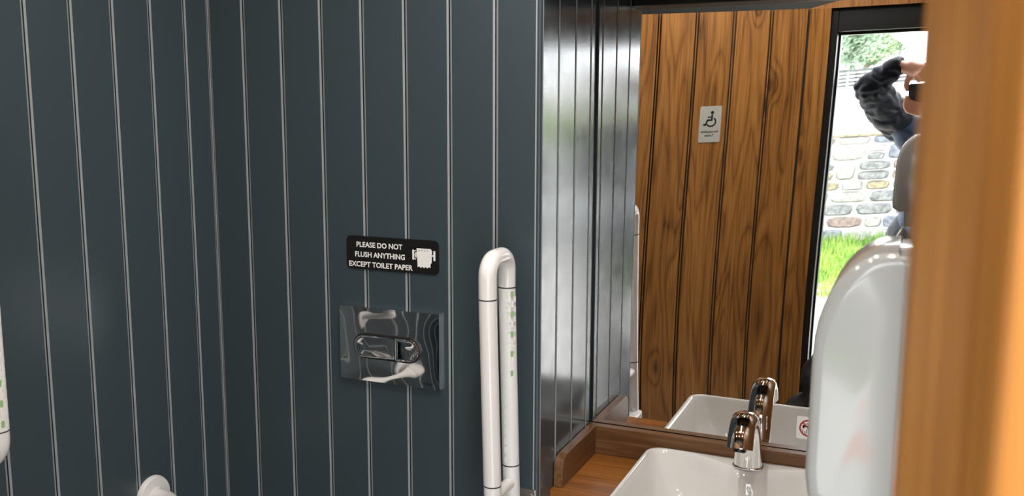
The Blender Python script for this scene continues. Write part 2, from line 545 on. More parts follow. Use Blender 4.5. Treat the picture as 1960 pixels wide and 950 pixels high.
def ring(bm, c, r0_, r1_, a0, a1, y, n=28):
    for i in range(n):
        p, q = R(a0 + (a1 - a0) * i / n), R(a0 + (a1 - a0) * (i + 1) / n)
        flat(bm, [(c[0] + r0_ * math.cos(p), c[1] + r0_ * math.sin(p)), (c[0] + r1_ * math.cos(p), c[1] + r1_ * math.sin(p)),
                  (c[0] + r1_ * math.cos(q), c[1] + r1_ * math.sin(q)), (c[0] + r0_ * math.cos(q), c[1] + r0_ * math.sin(q))], y)
disc(bm, (-.006, .0455), .0065, -.0023)
strip(bm, [(-.006, .036), (-.0055, .016), (.010, .016), (.018, -.0035), (.025, -.001)], .0068, -.0023)
strip(bm, [(-.005, .0275), (.009, .0275)], .0055, -.0024)
ring(bm, (-.003, .009), .0145, .0205, 125, 330, -.0023)
mk('pictogram', bm, SIGNBLACK, sgn)
mko('lettering', text_mesh('Accessible', -.034, .034, -.0335, .0092, -.0024, bold=.02), SIGNBLACK, sgn)
mko('lettering', text_mesh('Toilet', -.018, .018, -.0485, .0092, -.0024, bold=.02), SIGNBLACK, sgn)

# ------------------------------------------------------------------ mirror (a thin sheet, slightly twisted on the wall)
mir = thing('mirror', 'large frameless mirror above the basin reflecting the oak door and doorway', 'mirror', (0, YM, Z(-.736)))
NX, NZ = 36, 48
bm = bmesh.new()
x0, x1, z0, z1 = XC + 0.0055, 0.0235, Z(-.7360), Z(.33)
grid = []
for j in range(NZ + 1):
    z = z0 + (z1 - z0) * j / NZ
    grid.append([bm.verts.new((x0 + (x1 - x0) * i / NX, (x0 + (x1 - x0) * i / NX - XC) * mirE(z), z - Z(-.736))) for i in range(NX + 1)])
for j in range(NZ):
    for i in range(NX):
        bm.faces.new((grid[j][i], grid[j][i + 1], grid[j + 1][i + 1], grid[j + 1][i]))
mk('silvered_face', bm, mirror_m, mir, smooth='all')
bm = bmesh.new()
rim = []
for j in range(NZ + 1):
    z = z0 + (z1 - z0) * j / NZ
    rim.append([bm.verts.new((xx, (xx - XC) * mirE(z) + dy, z - Z(-.736))) for xx in (x0 - .0012, x1 + .001) for dy in (.0012, .005)])
for j in range(NZ):
    a, b = rim[j], rim[j + 1]
    bm.faces.new((a[0], a[2], b[2], b[0])); bm.faces.new((a[1], b[1], b[3], a[3]))
    bm.faces.new((a[0], b[0], b[1], a[1])); bm.faces.new((a[2], a[3], b[3], b[2]))
bm.faces.new(rim[0]); bm.faces.new(rim[-1][::-1])
mk('backing', bm, GLASSEDGE, mir)

# not-drinking-water sticker on the mirror
st = thing('sticker', 'small white square sticker with red no-drinking-water symbol on the mirror beside the tap', 'sticker', (-0.1815, YM - 0.0015, Z(-.684)))
bm = bmesh.new(); prism(bm, rrect(-.0235, .0235, -.0245, .0245, .0035), 0, .0008, axis='y')
mk('backing', bm, SIGNWHITE, st)
bm = bmesh.new()
ring(bm, (0.001, 0), .0155, .0187, 0, 360, -.0004, 40)
strip(bm, [(-.0105, .0115), (.0125, -.0115)], .003, -.00045)
mk('prohibition_ring', bm, RED, st)
bm = bmesh.new()
strip(bm, [(-.009, .004), (.016, .004)], .0038, -.0003)
strip(bm, [(.003, .004), (.003, .0095)], .0022, -.0003)
strip(bm, [(-.003, .0095), (.009, .0095)], .0018, -.0003)
strip(bm, [(-.009, .005), (-.009, .000)], .0038, -.0003)
strip(bm, [(-.012, -.003), (-.010, -.0135), (-.0035, -.0135), (-.0015, -.003)], .0011, -.0003)
disc(bm, (-.0065, -.009), .0013, -.0003, 8)
mk('tap_and_glass_symbol', bm, SIGNBLACK, st)

# ------------------------------------------------------------------ notice on the back wall
nt1 = thing('notice_sign', 'black sign reading please do not flush anything except toilet paper', 'sign', (-1.0005, YB - 0.0005, Z(-.313)))
bm = bmesh.new(); prism(bm, rrect(-.1105, .1105, -.0355, .0355, .0115), -.0022, 0, axis='y')
mk('plate', bm, SIGNBLACK, nt1)
def nx(px):   # pixel column on the sign -> local x
    a, b = -0.1105, 0.1105
    t = (px - 665.0) / 176.0
    d0, d1 = 1.0, 0.944      # the right end is nearer
    return a + (b - a) * t * d1 / (d0 + (d1 - d0) * t) if True else 0
for s_, a, b, zb in (('PLEASE DO NOT', 686, 776, .0125), ('FLUSH ANYTHING', 682.8, 780.5, -.0085), ('EXCEPT TOILET PAPER', 670, 794.7, -.0297)):
    mko('lettering', text_mesh(s_, nx(a), nx(b), zb, .0112, -.0025, bold=.028), SIGNWHITE, nt1)
bm = bmesh.new()
xl, xr = nx(802), nx(829)
zt, zm, zz = .018, -.010, -.0215
poly = [(xl, zt), (xr - .002, zt), (xr + .001, zt - .005), (xr, zm), (xr - .003, zm - .004), (xr - .003, zz)]
n = 8
for i in range(1, n):
    poly.append((xr - .003 + (xl + .002 - xr + .003) * i / n, zz + (.003 if i % 2 else 0) - .0015))
poly += [(xl + .002, zz), (xl + .002, zm - .002)]
flat(bm, poly, -.0025)
ring(bm, (xl + .0003, .004), .0085, .0102, 100, 260, -.00255, 16)
strip(bm, [(xl - .0048, .004), (xl - .0012, .004)], .0032, -.0025)
def vpill(q, hgt, hw2, y):
    pts_ = [(q + hw2 * math.cos(math.pi * i_ / 8), .004 + hgt + hw2 * math.sin(math.pi * i_ / 8)) for i_ in range(9)]
    pts_ += [(q - hw2 * math.cos(math.pi * i_ / 8), .004 - hgt - hw2 * math.sin(math.pi * i_ / 8)) for i_ in range(9)]
    flat(bm, pts_, y)
vpill(xl - .0078, .0085, .0023, -.0026)
vpill(xr + .0062, .0085, .0023, -.0026)
vpill(xl - .0012, .0040, .0017, -.00275)
strip(bm, [(xr, .004), (xr + .006, .004)], .0032, -.0025)
mk('toilet_roll_pictogram', bm, SIGNWHITE, nt1)
bm = bmesh.new()
for i in range(4):
    xx = xl + .005 + i * .0066
    strip(bm, [(xx, zt - .0043), (xx + .002, zt - .0045)], .0013, -.0028)
ring(bm, (xl + .0007, .004), 0, .0052, 90, 270, -.0027, 12)
mk('perforation_marks', bm, SIGNBLACK, nt1)

# ------------------------------------------------------------------ flush plate
fp = thing('flush_plate', 'polished chrome dual flush plate on the dark board wall', 'flush plate', (-1.0075, YB, Z(-.510)))
def wavy_plate(hw, hh, y0, amp, nx_=40, nz_=28):
    b = bmesh.new()
    g = []
    for j in range(nz_ + 1):
        row = []
        for i in range(nx_ + 1):
            x, z = -hw + 2 * hw * i / nx_, -hh + 2 * hh * j / nz_
            ux, uz = abs(x) / hw, abs(z) / hh
            dd = noise.noise(Vector((x * 15 + 3.1, z * 17 + 1.2, 0.4))) * amp
            dome = 0.0010 * (1 - ux ** 4) * (1 - uz ** 4)
            row.append(b.verts.new((x, y0 - dome - dd * (1 - ux ** 6) * (1 - uz ** 6), z)))
        g.append(row)
    for j in range(nz_):
        for i in range(nx_):
            b.faces.new((g[j][i], g[j][i + 1], g[j + 1][i + 1], g[j + 1][i]))
    return b, g
bm, g = wavy_plate(.1205, .0805, -.010, .0008)
edge = g[0] + [r_[-1] for r_ in g[1:]] + g[-1][-2::-1] + [r_[0] for r_ in g[-2:0:-1]]
back = [bm.verts.new((v.co.x, 0, v.co.z)) for v in edge]
for i in range(len(edge)):
    j = (i + 1) % len(edge)
    bm.faces.new((edge[i], back[i], back[j], edge[j]))
mk('plate', bm, CHROME, fp, smooth=True)
def pill(x0, x1, z0, z1, left, right, n=14):
    rr_ = (z1 - z0) / 2; cz = (z0 + z1) / 2; pts = []
    if right:
        pts += [(x1 - rr_ + rr_ * math.sin(math.pi * i / n), cz + rr_ * math.cos(math.pi * i / n)) for i in range(n + 1)]
    else: pts += [(x1, z1), (x1, z0)]
    if left:
        pts += [(x0 + rr_ - rr_ * math.sin(math.pi * i / n), cz - rr_ * math.cos(math.pi * i / n)) for i in range(n + 1)]
    else: pts += [(x0, z0), (x0, z1)]
    return pts
BX0, BX1, BS, BZ0, BZ1 = -.081, .076, .0225, -.0265, .0225
bm = bmesh.new(); prism(bm, pill(BX0 - .003, BX1 + .003, BZ0 - .003, BZ1 + .003, 1, 1), -.0155, -.011, axis='y', bev=.0009)
mk('button_surround', bm, VENT, fp)
for nm, a, b, l_, r_ in (('full_flush_button', BX0, BS - .0007, 1, 0), ('half_flush_button', BS + .0007, BX1, 0, 1)):
    bm = bmesh.new()
    pts = pill(a, b, BZ0, BZ1, l_, r_)
    cx, cz = (a + b) / 2, (BZ0 + BZ1) / 2
    rings_ = []
    for k, yy in ((1.0, -.012), (1.0, -.0165), (.975, -.0182), (.9, -.0188), (.75, -.0182), (.5, -.0172), (.2, -.0166)):
        rings_.append([bm.verts.new((cx + (p[0] - cx) * (1 - (1 - k) * .6), yy, cz + (p[1] - cz) * k)) for p in pts])
    for i in range(len(rings_) - 1):
        for j in range(len(pts)):
            k = (j + 1) % len(pts)
            bm.faces.new((rings_[i][j], rings_[i][k], rings_[i + 1][k], rings_[i + 1][j]))
    bm.faces.new(rings_[-1])
    mk(nm, bm, CHROME, fp, smooth=True)
mko('maker_lettering', text_mesh('VitrA', .083, .106, -.0720, .0055, -.0116, bold=0), VENT, fp)

# ------------------------------------------------------------------ grab rails
def grip_pads(parent, p0, p1, rad, facing, cols, step, greencols, shared={}):
    """small raised pads on a tube between p0 and p1 (vertical tube); angles in degrees about z"""
    key = 'pad'
    if key not in shared:
        b = bmesh.new()
        pts = pill(-.0028, .0028, -.0062, .0062, 1, 1)
        pts = []
        for s_ in (1, -1):
            for i in range(5):
                a = math.pi * i / 4
                pts.append((s_ * .0029 * math.cos(a), s_ * (.0036 + .0029 * math.sin(a))))
        prism(b, pts, -.0004, .0006, axis='y', bev=.0002)
        me = bpy.data.meshes.new('grip_pad'); b.to_mesh(me); b.free()
        shared[key] = me
        me.materials.append(WHITEGRIP)
        shared['g'] = me.copy(); shared['g'].materials.clear(); shared['g'].materials.append(GREEN)
    L_ = p0[2] - p1[2]
    nrow = int(L_ / step)
    for ci, ang in enumerate(cols):
        off = step / 2 if ci % 2 else 0
        for k in range(nrow):
            z = p0[2] - .012 - k * step - off
            if z < p1[2] + .008: continue
            isg = ci in greencols and k % 2 == 0
            o = bpy.data.objects.new('green_grip_pad' if isg else 'grip_pad', shared['g'] if isg else shared['pad'])
            link(o, parent)
            a = R(ang)
            o.location = (p0[0] + rad * math.cos(a), p0[1] + rad * math.sin(a), z)
            o.rotation_euler[2] = a + math.pi / 2

RT = 0.0170
# folding rail, swung up against the back wall
fr_ = thing('folding_grab_rail', 'white folding grab rail swung up beside the flush plate, green pads on its rear tube', 'grab rail', (0, 0, 0))
XR, YF, YR = -0.7155, 1.565, 1.655
XRb = -0.706
ztop_f, ztop_r = Z(-.357), Z(-.349)
def railx(z): return XR + (XRb - XR) * min(max((Z(-.35) - z) / .35, 0), 1.6)
bend_r = 0.031
zc_ = Z(-.285) - bend_r
pts = [(railx(ztop_f), YF, ztop_f)] + list(arc((XR, YF + bend_r, zc_), (0, -bend_r, 0), (0, 0, bend_r), 10)) + \
      list(arc((XR, YR - bend_r, zc_), (0, 0, bend_r), (0, bend_r, 0), 10)) + [(railx(ztop_r), YR, ztop_r)]
bm = bmesh.new(); tube(bm, pts, RT, 28); mk('top_bend', bm, WHITE, fr_, smooth=True)
zb_f, zb_r = Z(-.716), Z(-.706)
bm = bmesh.new(); tube(bm, [(railx(ztop_f - .001), YF, ztop_f - .001), (railx(zb_f), YF, zb_f)], RT, 28); mk('front_tube', bm, WHITE, fr_, smooth=True)
bm = bmesh.new(); tube(bm, [(railx(ztop_r - .001), YR, ztop_r - .001), (railx(zb_r), YR, zb_r)], RT - .0003, 28); gt = mk('grip_tube', bm, WHITEGRIP, fr_, smooth=True)
grip_pads(gt, (railx(Z(-.5)), YR, ztop_r), (0, 0, zb_r), RT - .0003, None, [-84, -64, -44, -24], .0195, (2,))
for (yy, zz_) in ((YF, ztop_f), (YR, ztop_r), (YF, zb_f), (YR, zb_r), (YR, Z(-.775))):
    bm = bmesh.new(); tube(bm, [(railx(zz_), yy, zz_ - .0012), (railx(zz_), yy, zz_ + .0012)], RT + .0002, 28); mk('seam', bm, SEAM, fr_, smooth=True)
bm = bmesh.new(); tube(bm, [(railx(zb_f), YF, zb_f - .001), (railx(Z(-.9)), YF, Z(-.86))], RT, 28); mk('front_tube_lower', bm, WHITE, fr_, smooth=True)
bm = bmesh.new(); tube(bm, [(railx(zb_r), YR, zb_r - .001), (railx(Z(-.86)), YR, Z(-.86))], RT, 28); mk('rear_tube_lower', bm, WHITE, fr_, smooth=True)
bm = bmesh.new(); tube(bm, [(railx(Z(-.74)), YF + .004, Z(-.742)), (railx(Z(-.74)), YR - .002, Z(-.742))], .0118, 24); mk('cross_bar', bm, WHITE, fr_, smooth=True)
hb = None
bm = bmesh.new(); box(bm, -0.727, -0.673, YB - .004, YB, Z(-1.0), Z(-.776), bev=.0012); hb = mk('hinge_plate', bm, STEEL, fr_)
for zz_ in (-.79, -.97):
    bm = bmesh.new(); lathe(bm, [(.0001, -.0065), (.0042, -.006), (.005, -.004), (.005, -.003)], 16, (-0.683, YB, Z(zz_)), 'y'); mk('screw', bm, STEEL, hb, smooth=True)
bm = bmesh.new(); box(bm, -0.712, -0.672, YR - .02, YB - .004, Z(-.93), Z(-.86), bev=.003); mk('hinge_block', bm, STEEL, fr_)
bm = bmesh.new(); box(bm, -0.709, -0.675, YF - .01, YR + .01, Z(-.90), Z(-.855), bev=.006); mk('hinge_yoke', bm, WHITE, fr_)

# vertical rail on the left wall, at the picture's left edge
vr = thing('vertical_grab_rail', 'white vertical grab rail with green pads at the left edge of the wall', 'grab rail')
XV, YV = -1.378, 1.059
zs0, zs1 = Z(-.540), Z(.02)
bm = bmesh.new(); tube(bm, [(XV, YV, zs0), (XV, YV, zs1)], RT, 28); gt = mk('grip_tube', bm, WHITEGRIP, vr, smooth=True)
grip_pads(gt, (XV, YV, zs1), (XV, YV, zs0), RT, None, [-70, -50, -30, -10, 10, 30], .0175, (3,))
for sgn_, zs in ((-1, zs0), (1, zs1)):
    zc2 = zs + sgn_ * .012
    pts = [(XV, YV, zs), (XV, YV, zc2)] + list(arc((XV - .045, YV, zc2), (.045, 0, 0), (0, 0, sgn_ * .045), 10))[1:] + [(XA + .004, YV, zc2 + sgn_ * .045)]
    bm = bmesh.new(); tube(bm, pts, RT, 28); mk('end_bend', bm, WHITE, vr, smooth=True)
    bm = bmesh.new(); tube(bm, [(XV, YV, zs - .0012), (XV, YV, zs + .0012)], RT + .0002, 28); mk('seam', bm, SEAM, vr, smooth=True)
    bm = bmesh.new(); lathe(bm, [(.038, 0.0), (.038, .004), (.034, .009), (.018, .010)], 40, (XA, YV, zc2 + sgn_ * .045), 'x'); mk('flange', bm, WHITE, vr, smooth=True)

# horizontal rail low on the left wall; only the top of its round flange shows
hr = thing('horizontal_grab_rail', 'white grab rail with a round wall flange at the bottom edge of the left wall', 'grab rail')
YH, ZH = 1.470, Z(-.831)
bm = bmesh.new(); lathe(bm, [(.0455, 0.0), (.0455, .005), (.042, .0105), (.022, .012), (.0205, .016)], 48, (XA, YH, ZH), 'x'); mk('flange', bm, WHITE, hr, smooth=True)
pts = [(XA + .006, YH, ZH), (XA + .030, YH, ZH)] + list(arc((XA + .030, YH - .045, ZH), (0, .045, 0), (.045, 0, 0), 10))[1:] + [(XA + .075, YH - .06, ZH)]
bm = bmesh.new(); tube(bm, pts, .0185, 28); mk('end_bend', bm, WHITE, hr, smooth=True)
bm = bmesh.new(); tube(bm, [(XA + .075, YH - .061, ZH), (XA + .075, YH - .55, ZH)], RT, 28); mk('grip_tube', bm, WHITEGRIP, hr, smooth=True)
pts = [(XA + .075, YH - .55, ZH)] + list(arc((XA + .030, YH - .565, ZH), (.045, 0, 0), (0, -.045, 0), 10)) + [(XA + .004, YH - .61, ZH)]
bm = bmesh.new(); tube(bm, pts, .0185, 28); mk('end_bend', bm, WHITE, hr, smooth=True)
bm = bmesh.new(); lathe(bm, [(.0455, 0.0), (.0455, .005), (.042, .0105), (.022, .012)], 48, (XA, YH - .61, ZH), 'x'); mk('flange', bm, WHITE, hr, smooth=True)

# ------------------------------------------------------------------ vanity counter and upstands
ZK = Z(-.803)
va = thing('vanity_counter', 'oak counter with raised oak upstands around the white basin', 'counter')
BL, BR_, BB, BF = -0.5225, -0.0675, 2.0185, 1.632
bm = bmesh.new()
prism(bm, [(XC, 1.780), (BL - .002, 1.780), (BL - .002, BB + .001), (BR_ + .002, BB + .001), (BR_ + .002, 1.780), (.0245, 1.780), (.0245, YM - .004), (XC, YM - .004)], ZK - .035, ZK, bev=0)
mk('counter_top', bm, OAKX, va)
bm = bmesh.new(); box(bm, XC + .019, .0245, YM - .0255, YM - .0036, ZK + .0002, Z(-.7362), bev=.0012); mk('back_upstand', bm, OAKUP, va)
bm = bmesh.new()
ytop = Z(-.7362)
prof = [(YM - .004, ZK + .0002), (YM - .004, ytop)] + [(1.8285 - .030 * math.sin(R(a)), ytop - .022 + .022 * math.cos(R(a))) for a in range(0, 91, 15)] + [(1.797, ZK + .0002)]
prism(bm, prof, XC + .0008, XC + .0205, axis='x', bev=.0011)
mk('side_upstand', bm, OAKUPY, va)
bm = bmesh.new(); box(bm, XC + .001, .0245, 1.80, 1.82, 0.20, 0.60); mk('front_panel', bm, OAKX, va)

# ------------------------------------------------------------------ basin
ba = thing('basin', 'white ceramic rectangular basin set into the oak counter', 'basin', (0, 0, 0))
ZR = Z(-.763)
TX, TY = -0.294, 1.980
NB = 160
def ring_pts(x0, x1, y0, y1, rad, bump=0.0):
    base = rrect(x0, x1, y0, y1, rad, 10)
    # resample by arclength
    P = [Vector(p) for p in base]; L_ = [0]
    for i in range(len(P)): L_.append(L_[-1] + (P[(i + 1) % len(P)] - P[i]).length)
    out = []
    for k in range(NB):
        t = L_[-1] * k / NB
        i = max(j for j in range(len(P)) if L_[j] <= t)
        a, b = P[i], P[(i + 1) % len(P)]
        out.append(a + (b - a) * ((t - L_[i]) / max(L_[i + 1] - L_[i], 1e-9)))
    res = []
    ym = (y0 + y1) / 2
    for p in out:
        if bump and p.y > ym:
            q = min(abs(p.x - TX) / .150, 1)
            f = (0.5 + 0.5 * math.cos(math.pi * q))
            res.append((p.x, p.y - bump * f * min((p.y - ym) / (y1 - ym), 1) ** 2))
        else: res.append((p.x, p.y))
    return res
spec_ = [  # inset left/right/front, inset back, z, radius, bump
    (.060, .050, Z(-.955), .05, 0), (.012, .006, Z(-.850), .040, 0), (.003, .001, Z(-.805), .036, 0), (.0005, 0, ZR - .010, .034, 0), (.0012, .0005, ZR - .004, .034, 0),
    (.004, .0025, ZR - .0008, .033, 0), (.0065, .0045, ZR, .032, .010),
    (.0098, .0085, ZR - .0002, .032, .044), (.0112, .0102, ZR - .0010, .032, .0470), (.0130, .0120, ZR - .0034, .032, .0495), (.0152, .0145, ZR - .0085, .032, .0515), (.019, .020, ZR - .018, .034, .055), (.030, .032, ZR - .055, .045, .052),
    (.046, .050, ZR - .095, .06, .042), (.075, .080, ZR - .122, .07, .02), (.12, .12, ZR - .132, .06, 0), (.17, .165, ZR - .135, .02, 0)]
bm = bmesh.new(); rings_ = []
for ins, insb, z, rd, bp in spec_:
    rings_.append([bm.verts.new((a, b, z)) for a, b in ring_pts(BL + ins, BR_ - ins, BF + ins, BB - insb, rd, bp)])
for i in range(len(rings_) - 1):
    for j in range(NB):
        k = (j + 1) % NB
        bm.faces.new((rings_[i][j], rings_[i][k], rings_[i + 1][k], rings_[i + 1][j]))
bm.faces.new(rings_[0]); bm.faces.new(rings_[-1])
mk('bowl', bm, CERAMIC, ba, smooth='all')
bm = bmesh.new(); lathe(bm, [(.022, -.002), (.022, .0015), (.017, .003), (.0165, .0005), (.001, .0002)], 32, (TX, 1.83, ZR - .134), 'z'); mk('waste', bm, CHROME, ba, smooth=True)

# ------------------------------------------------------------------ tap
tp = thing('tap', 'curved chrome pillar tap at the back of the white basin', 'tap', (TX, TY, ZR))
path = [(0, 0, -.0005), (0, -.002, .012), (0, -.006, .035), (0, -.012, .062), (0, -.021, .086), (0, -.034, .106), (0, -.050, .119), (0, -.068, .1235), (0, -.086, .120), (0, -.101, .110), (0, -.112, .095), (0, -.119, .078)]
wds = [.0305, .0295, .0285, .0275, .0270, .0265, .0263, .0262, .0262, .0262, .0262, .0262]
thk = [.0240, .0225, .0210, .0200, .0195, .0190, .0186, .0184, .0184, .0185, .0188, .0190]
bm = bmesh.new(); rings_ = []
NT = 40
for i, p in enumerate(path):
    p = Vector(p); a = Vector(path[max(i - 1, 0)]); b = Vector(path[min(i + 1, len(path) - 1)])
    t = (b - a).normalized(); nrm = Vector((1, 0, 0)).cross(t)
    if i == 0: nrm = Vector((0, -1, 0)); 
    rg = []
    for j in range(NT):
        an = 2 * math.pi * j / NT; ca, sa = math.cos(an), math.sin(an)
        e = 2 / 2.25
        rg.append(bm.verts.new(p + Vector((1, 0, 0)) * wds[i] * math.copysign(abs(ca) ** e, ca) + nrm * thk[i] * math.copysign(abs(sa) ** e, sa)))
    rings_.append(rg)
for i in range(len(rings_) - 1):
    for j in range(NT):
        bm.faces.new((rings_[i][j], rings_[i][(j + 1) % NT], rings_[i + 1][(j + 1) % NT], rings_[i + 1][j]))
bm.faces.new(rings_[0]); bm.faces.new(rings_[-1])
mk('body', bm, CHROME, tp, smooth=True)
bm = bmesh.new(); prism(bm, [(p.co.x * 1.05, p.co.y * 1.06) for p in [type('q', (), {'co': Vector((wds[0] * math.copysign(abs(math.cos(2 * math.pi * j / 32)) ** .69, math.cos(2 * math.pi * j / 32)), thk[0] * math.copysign(abs(math.sin(2 * math.pi * j / 32)) ** .69, math.sin(2 * math.pi * j / 32)), 0))})() for j in range(32)]], -.0005, .003, bev=.0008)
mk('base_collar', bm, CHROME, tp, smooth=True)
bm = bmesh.new()
tdir = (Vector(path[-1]) - Vector(path[-2])).normalized()
e0 = Vector(path[-1]) - tdir * .004
tube(bm, [e0, e0 + tdir * .007, e0 + tdir * .010], [.0125, .0125, .0115], 28)
mk('aerator', bm, VENT, tp, smooth=True)
bm = bmesh.new(); tube(bm, [e0 + tdir * .0101, e0 + tdir * .0105], .0085, 20); mk('aerator_mesh', bm, BLACKPL, tp)
bm = bmesh.new(); lathe(bm, [(.0001, -.0012), (.0045, -.0010), (.0055, 0), (.0055, .004)], 20, (0, -.0345, .050), 'y'); mk('sensor_window', bm, BLACKPL, tp, smooth=True)

# ------------------------------------------------------------------ towel dispenser on the oak partition
dp = thing('towel_dispenser', 'glossy white rounded wall dispenser mounted on the oak partition at right', 'dispenser')
def disp_profile(xf, ztop, zbot, cut, xb=.0245):
    # side profile in x,z; xf = front, rounded top, slanted lower edge
    pts = [(xb, zbot), (xb, ztop)]
    rx, rz_ = .062, .092
    for i in range(1, 11):
        a = math.pi / 2 * i / 10
        pts.append((xf + rx - rx * math.sin(a), ztop - rz_ + rz_ * math.cos(a)))
    pts += [(xf - .001, zbot + cut + .02), (xf + .002, zbot + cut), (xf + .020, zbot)]
    return pts
def disp_shell(name, prof, y0, y1, rnd, mat):
    """extrude the profile along y with generous rounded edges"""
    b = bmesh.new()
    cx = .0245; cz = Z(-.27)
    steps = [(0.0, 1.0), (0.12, .55), (0.3, .28), (0.6, .07), (1.0, 0.0)]
    rows = []
    def insetp(k):
        return [((cx if abs(x - cx) < 1e-6 else x + rnd * k * min(1, (cx - x) / .06)), z + (rnd * k * max(-1, min(1, (cz - z) / .10)))) for x, z in prof]
    seq = [(y0 + rnd * a, k) for a, k in steps] + [(y1 - rnd * a, k) for a, k in reversed(steps)]
    for yy, k in seq:
        rows.append([b.verts.new((x, yy, z)) for x, z in insetp(k)])
    n_ = len(prof)
    for i in range(len(rows) - 1):
        for j in range(n_):
            q = (j + 1) % n_
            b.faces.new((rows[i][j], rows[i][q], rows[i + 1][q], rows[i + 1][j]))
    b.faces.new(rows[0]); b.faces.new(rows[-1])
    return mk(name, b, mat, dp, smooth=True)
disp_shell('front_cover', disp_profile(-.0745, Z(-.121), Z(-.356), .012, -.010), .836, .966, .010, DISPM)
disp_shell('rear_housing', [(.0245, Z(-.408)), (.0245, Z(-.124)), (-.0105, Z(-.124)), (-.035, Z(-.150)), (-.040, Z(-.36)), (-.036, Z(-.402))], .838, .964, .008, DISPM)
bm = bmesh.new(); box(bm, -.0755, -.0735, .875, .927, Z(-.30), Z(-.22), bev=.0008); mk('level_window', bm, plain('grey_window', (.25, .26, .26), .15), dp)
bm = bmesh.new()
g = []
for j in range(13):
    t = j / 12
    zc3 = Z(-.412) - .095 * t
    row = []
    for i in range(9):
        q = i / 8
        wdt = .05 * (1 - .85 * t ** 1.5)
        row.append(bm.verts.new((-.040 - .040 * t + .004 * math.sin(9 * q + 4 * t), .905 + (q - .5) * wdt * 1.4 + .008 * math.sin(5 * t), zc3 + .006 * math.sin(7 * q))))
    g.append(row)
for j in range(12):
    for i in range(8):
        bm.faces.new((g[j][i], g[j][i + 1], g[j + 1][i + 1], g[j + 1][i]))
o = mk('paper_towel', bm, plain('paper', (.85, .85, .84), .8), None, smooth=True)
md = o.modifiers.new('thickness', 'SOLIDIFY'); md.thickness = .0012
tag(o, 'white paper towel end hanging below the dispenser, seen in the mirror', 'paper towel')

# ------------------------------------------------------------------ ceiling lamps (reflected as small dots and a bright line)
def spotlight(x, y, which):
    t = thing('ceiling_spotlight', which, 'ceiling light', (x, y, ZC), group='ceiling spotlights')
    b = bmesh.new(); lathe(b, [(.045, 0), (.045, -.004), (.036, -.007), (.033, -.003), (.033, -.0005)], 32); mk('bezel', b, STEEL, t, smooth=True)
    ld = bpy.data.lights.new('spot_bulb', 'AREA'); ld.shape = 'DISK'; ld.size = .05; ld.energy = SPOT_W; ld.color = (1.0, .90, .78)
    lo = bpy.data.objects.new('spot_bulb', ld); link(lo, t); lo.location = (0, 0, -.008)
SPOT_W = 2.4
for (x, y), lb in zip(((-1.05, .55), (-.62, .55), (-1.05, 1.05), (-.62, 1.05), (-.20, .62), (-.20, 1.05)), (
        'recessed warm ceiling spotlight near the left wall beside the entry', 'recessed warm ceiling spotlight over the open oak door',
        'recessed warm ceiling spotlight near the left wall in front of the flush plate', 'recessed warm ceiling spotlight in the middle of the washroom',
        'recessed warm ceiling spotlight just inside the doorway', 'recessed warm ceiling spotlight between dispenser and basin')):
    spotlight(x, y, lb)
lt = thing('linear_lamp', 'slim linear lamp on the washroom ceiling', 'ceiling light', (-.45, 1.30, ZC), R(90))
bm = bmesh.new(); box(bm, -.32, .32, -.02, .02, -.02, 0, bev=.003); mk('housing', bm, WHITE, lt)
ld = bpy.data.lights.new('lamp_tube', 'AREA'); ld.shape = 'RECTANGLE'; ld.size = .6; ld.size_y = .025; ld.energy = 8.5; ld.color = (1, 1, 1)
lo = bpy.data.objects.new('lamp_tube', ld); link(lo, lt); lo.location = (0, 0, -.022)

# ------------------------------------------------------------------ outside
GZ = -0.35
GRAVEL = mixed('pale_gravel', (.42, .41, .39), (.60, .59, .56), 14, .9, detail=6, bump=.01)
bm = bmesh.new()
box(bm, -30, 30, -8.35, 0.0, GZ - .1, GZ)
tag(mk('ground', bm, GRAVEL), 'pale gravel yard outside the doorway, seen in the mirror', None, kind='structure')
bm = bmesh.new(); box(bm, -.9, 1.3, -1.15, .02, GZ, -.02, bev=.01)
tag(mk('landing', bm, mixed('concrete', (.40, .40, .39), (.52, .52, .50), 9, .8)), 'concrete landing outside the doorway', None, kind='structure')
# terrace behind the retaining wall, rising to the gate
bm = bmesh.new()
YW = -8.19
def terr(x, y):
    t = min(max((YW - .45 - y) / 4.4, 0), 1)
    return Z(-.62) + .57 * t * t * (3 - 2 * t) + max(0, -y - 13.2) * .03
xs = [-30, -12, -6, -3, -1.5, 0, 1.5, 3, 6, 12, 30]
ys = [YW - .42, YW - .9, YW - 1.6, YW - 2.4, YW - 3.2, YW - 4, YW - 5, -14, -18, -26, -60]
g = [[bm.verts.new((x, y, terr(x, y))) for x in xs] for y in ys]
for j in range(len(ys) - 1):
    for i in range(len(xs) - 1):
        bm.faces.new((g[j][i], g[j][i + 1], g[j + 1][i + 1], g[j + 1][i]))
tag(mk('terrace_ground', bm, mixed('pale_concrete_yard', (.62, .61, .58), (.74, .73, .70), 1.5, .9), smooth='all'), 'bright pale yard rising behind the stone wall', None, kind='structure')

